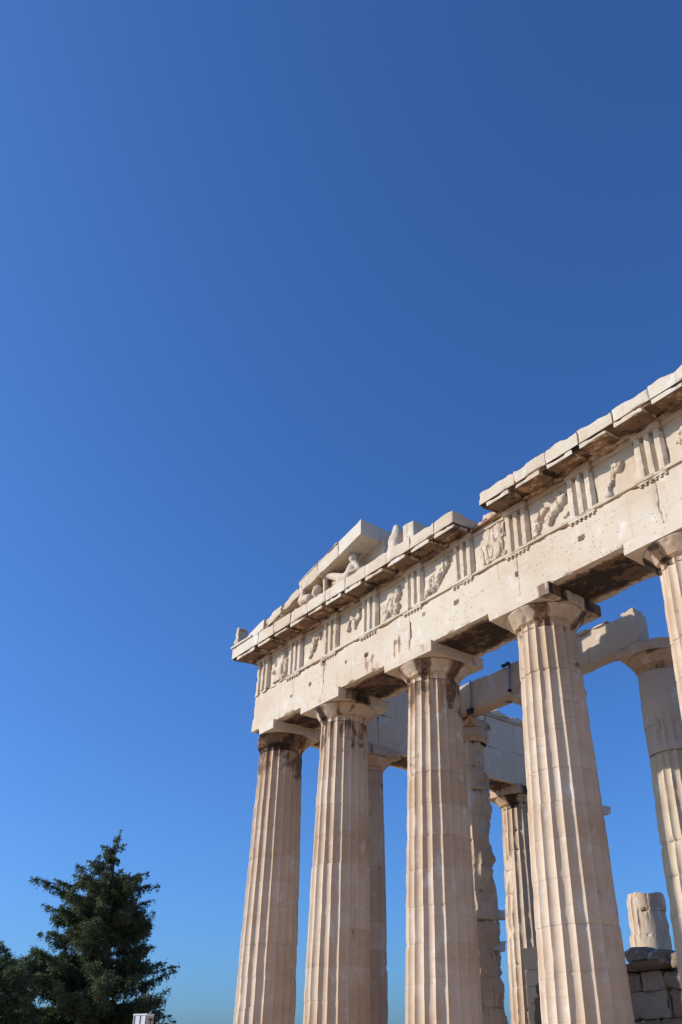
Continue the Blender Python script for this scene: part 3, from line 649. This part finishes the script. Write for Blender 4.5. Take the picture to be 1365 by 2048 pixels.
# ------------------------------------------------------------------ cypresses
# the place the tree survey was sighted from (fixed numbers, independent of the camera object)
camv = np.array((24.5613, -15.5197, 0.1442)); r2v = np.array((0.655410, 0.755138, -0.014270)); u2v = np.array((0.380343, -0.313672, 0.870028)); fwv = np.array((-0.652515, 0.575653, 0.492796))
def at(px, py, dist):
    d = fwv + r2v*(px - 682.5 - 136.5)/1684.77 - u2v*(py - 1024 - 145.95)/1684.77
    return camv + d/np.hypot(d[0], d[1])*dist
def tree(name, label, base, topz, tips, fill, seed, lean, dist, nblade):
    rnd = np.random.RandomState(seed); root = thing(name, tuple(base), label, 'tree', 'cypresses left of the temple')
    base = np.array(base, float); vdir = (base - camv); vdir[2] = 0; vdir /= np.linalg.norm(vdir)
    H = topz - base[2]; axis = lambda z: base + np.array([0, 0, z - base[2]]) + lean*((z - base[2])/H)**3
    tb = MB()
    zs = np.linspace(base[2] - .2, topz - .6, 14); nr = 10; V = []
    for z in zs:
        c = axis(z); r_ = .34*(1 - (z - base[2])/H)**.8 + .03
        V += [c + r_*np.array((math.cos(a), math.sin(a), 0))*(1 + .15*math.sin(3*a + z)) for a in np.arange(nr)/nr*2*math.pi]
    tb.add(np.array(V), [(i*nr + j, i*nr + (j + 1) % nr, (i + 1)*nr + (j + 1) % nr, (i + 1)*nr + j) for i in range(len(zs) - 1) for j in range(nr)])
    pts = []; dirs = []; wts = []
    br = []
    for (p, thick) in tips:
        br.append((np.array(p, float) + vdir*rnd.uniform(-.8, .8), thick))
    for f in fill: br.append(f)
    for (tip, thick) in br:
        hd = np.linalg.norm((tip - axis(tip[2]))[:2]); z0 = min(max(base[2] + .8, tip[2] - hd*rnd.uniform(-.05, .35)), topz - .4)
        a = axis(z0); L_ = np.linalg.norm(tip - a); sag = -.07*L_
        n_ = 9; us = np.linspace(0, 1, n_); poly = [a + (tip - a)*u + np.array((0, 0, sag*math.sin(math.pi*u)*(1 if u < .8 else .8))) for u in us]
        for q in range(n_ - 1):
            tb.add(*rod(poly[q], poly[q + 1], max(.012, .07*(1 - us[q])*min(1, L_/3)), 5))
        od = (tip - a)/L_; sidev = np.cross(od, (0, 0, 1)); sidev /= np.linalg.norm(sidev) + 1e-9
        m = int(9*L_*thick) + 5
        for _ in range(m):
            u = 1 - rnd.beta(1.0, 1.5)*.92; q = min(int(u*(n_ - 1)), n_ - 2); fpt = poly[q] + (poly[q + 1] - poly[q])*(u*(n_ - 1) - q)
            tl_ = rnd.uniform(.22, .5)*(.45 + 1.1*(1 - u)**.6)*thick
            td = od*rnd.uniform(.3, 1.0) + sidev*rnd.normal()*.75 + np.array((0, 0, rnd.normal()*.35 + .05)); td /= np.linalg.norm(td)
            nb = int(62*tl_/.4)
            uu = rnd.uniform(0, 1, nb)[:, None]
            pp = fpt + td*tl_*uu + np.array((0, 0, -.32*tl_))*uu**2 + rnd.normal(size=(nb, 3))*(.075*(1.25 - uu*.8))*thick
            hang = rnd.uniform(0, 1, nb) < .3
            pp[:, 2] -= np.where(hang, rnd.uniform(0, .22, nb), 0)
            pts.append(pp); dirs.append(td*.8 + rnd.normal(size=(nb, 3))*.45 + np.where(hang[:, None], np.array((0, 0, -1.0)), np.array((0, 0, .12))))
    tb.build('trunk', M['bark'], root)
    Pp = np.concatenate(pts); Dd = np.concatenate(dirs); K = len(Pp); print(name, 'blades', K)
    Dd /= np.linalg.norm(Dd, axis=1)[:, None]
    ln = rnd.uniform(.07, .15, K)[:, None]; sd_ = np.cross(Dd, rnd.normal(size=(K, 3))); sd_ /= np.linalg.norm(sd_, axis=1)[:, None] + 1e-9; wd = rnd.uniform(.016, .034, K)[:, None]
    V = np.stack((Pp - sd_*wd*.5, Pp + Dd*ln*.55 - sd_*wd, Pp + Dd*ln, Pp + Dd*ln*.5 + sd_*wd), 1).reshape(-1, 3)
    F = (np.arange(K)[:, None]*4 + np.arange(4)).tolist()
    mb = MB(); mb.add(V, F); mb.build('crown', M['leaf'], root, smooth=False)
    return root
TD = 50.0
def env(rows, lo, hi, row): return np.interp(row, rows, lo), np.interp(row, rows, hi)
rows = [1672, 1700, 1735, 1760, 1800, 1850, 1900, 1950, 2000, 2060, 2200]
lo = [234, 198, 165, 120, 110, 100, 50, 10, -10, -10, 0]; hi = [243, 232, 240, 285, 300, 302, 306, 322, 335, 345, 330]
rs = np.random.RandomState(3)
base = at(195, 2048, TD); base[2] = -1.9; vd = base - camv; vd[2] = 0; vd /= np.linalg.norm(vd)
fill = []
for _ in range(270):
    row = rs.uniform(1690, 2190); a, b = env(rows, lo, hi, row); px = rs.uniform(a, b); wid = (b - a)/2/33.7
    dz = rs.uniform(-1, 1)*wid*math.sqrt(max(0, 1 - ((px - (a + b)/2)/((b - a)/2))**2)); p = at(px, row, TD) + vd*dz
    fill.append((p, rs.uniform(.8, 1.5)*min(1, max(.3, wid/3.2))))
tl = [(242, 1668), (250, 1687), (238, 1676), (228, 1700), (196, 1705), (188, 1722), (236, 1722), (243, 1745), (155, 1733), (150, 1752), (180, 1728), (62, 1754), (78, 1760), (110, 1765), (300, 1746), (285, 1752), (314, 1775), (296, 1773), (85, 1806), (100, 1820), (125, 1812), (310, 1795), (306, 1826), (302, 1850), (315, 1892), (298, 1903), (282, 1868), (78, 1866), (108, 1846), (62, 1910), (50, 1918), (330, 1925), (356, 1932), (348, 1945), (338, 1980), (335, 1998), (345, 2030), (350, 2044), (90, 1880), (130, 1836)]
ax_top = at(226, 1690, TD)
tree('cypress_tree', 'large dark cypress with a bent top and drooping layered branches at the lower left', base, ax_top[2] + .2, [(at(x_, y_, TD), .45 if y_ < 1730 else .62) for x_, y_ in tl], fill, 7, (ax_top - base)*np.array((1, 1, 0)), TD, 150000)
base2 = at(-40, 2048, 47); base2[2] = -1.9; fill2 = []
for _ in range(90):
    row = rs.uniform(1905, 2190); a, b = env([1890, 1930, 1980, 2200], [-45, -110, -160, -170], [0, 45, 75, 90], row); p = at(rs.uniform(a, b), row, 47) + vd*rs.uniform(-1.6, 1.6); fill2.append((p, rs.uniform(.8, 1.5)))
tl2 = [(-2, 1884), (6, 1893), (20, 1908), (32, 1924), (45, 1940), (60, 1965), (70, 1990), (-30, 1880), (75, 2020)]
tree('cypress_tree', 'darker cypress cut by the left edge, lower than the big one beside it', base2, at(-30, 1880, 47)[2], [(at(x_, y_, 47), .8) for x_, y_ in tl2], fill2, 8, np.zeros(3), 47, 70000)

# ------------------------------------------------------------------ white cabinet
KD = 36.0
pl, pr_, pe = at(268, 2031, KD), at(294, 2031, KD), at(307, 2033, KD + .35)
ht = pl[2]; gz = -1.66; cab = thing('site_cabinet', (float((pl[0] + pe[0])/2), float((pl[1] + pe[1])/2), gz), 'white panelled cabinet with dark seams and a tan side in front of the cypress', 'cabinet')
e1 = (pr_ - pl); e1[2] = 0; wf = np.linalg.norm(e1); e1 /= wf; e2 = np.array((-e1[1], e1[0], 0)); dp = .48
if e2@vd < 0: e2 = -e2
# turn so that the right side shows
ang = R(-32); rot = np.array(((math.cos(ang), -math.sin(ang), 0), (math.sin(ang), math.cos(ang), 0), (0, 0, 1)))
f1, f2 = rot@e1, rot@e2; wf2 = wf/math.cos(ang)
def obox(u0, u1, v0, v1, z0, z1):
    V = [pl*np.array((1, 1, 0)) + f1*u + f2*v + np.array((0, 0, z)) for z in (z0, z1) for (u, v) in ((u0, v0), (u1, v0), (u1, v1), (u0, v1))]
    return V, [(3, 2, 1, 0), (4, 5, 6, 7), (0, 1, 5, 4), (1, 2, 6, 5), (2, 3, 7, 6), (3, 0, 4, 7)]
mb = MB(); mb.add(*obox(0, wf2, 0, dp, gz, ht)); body = mb.build('body', M['white'], cab, smooth=False)
mb = MB(); mb.add(*obox(wf2 + .002, wf2 + .012, .03, dp - .02, gz + .05, ht - .03)); mb.build('side_panel', M['tanpanel'], body, smooth=False)
for u in (.03, wf2*.5, wf2*.93):
    mb = MB(); mb.add(*obox(u, u + .035, -.012, -.002, gz, ht - .01)); mb.build('seam', M['dark'], body, smooth=False)
mb = MB(); mb.add(*obox(wf2 + .014, wf2 + .03, .14, .38, ht - .17, ht - .10)); mb.add(*obox(wf2 + .014, wf2 + .03, .24, .28, ht - .7, ht - .17)); mb.build('latch', M['dark'], body, smooth=False)
mb = MB(); mb.add(*obox(-.012, wf2 + .012, -.02, dp + .012, ht + .002, ht + .05)); mb.build('lid', M['white'], cab, smooth=False)
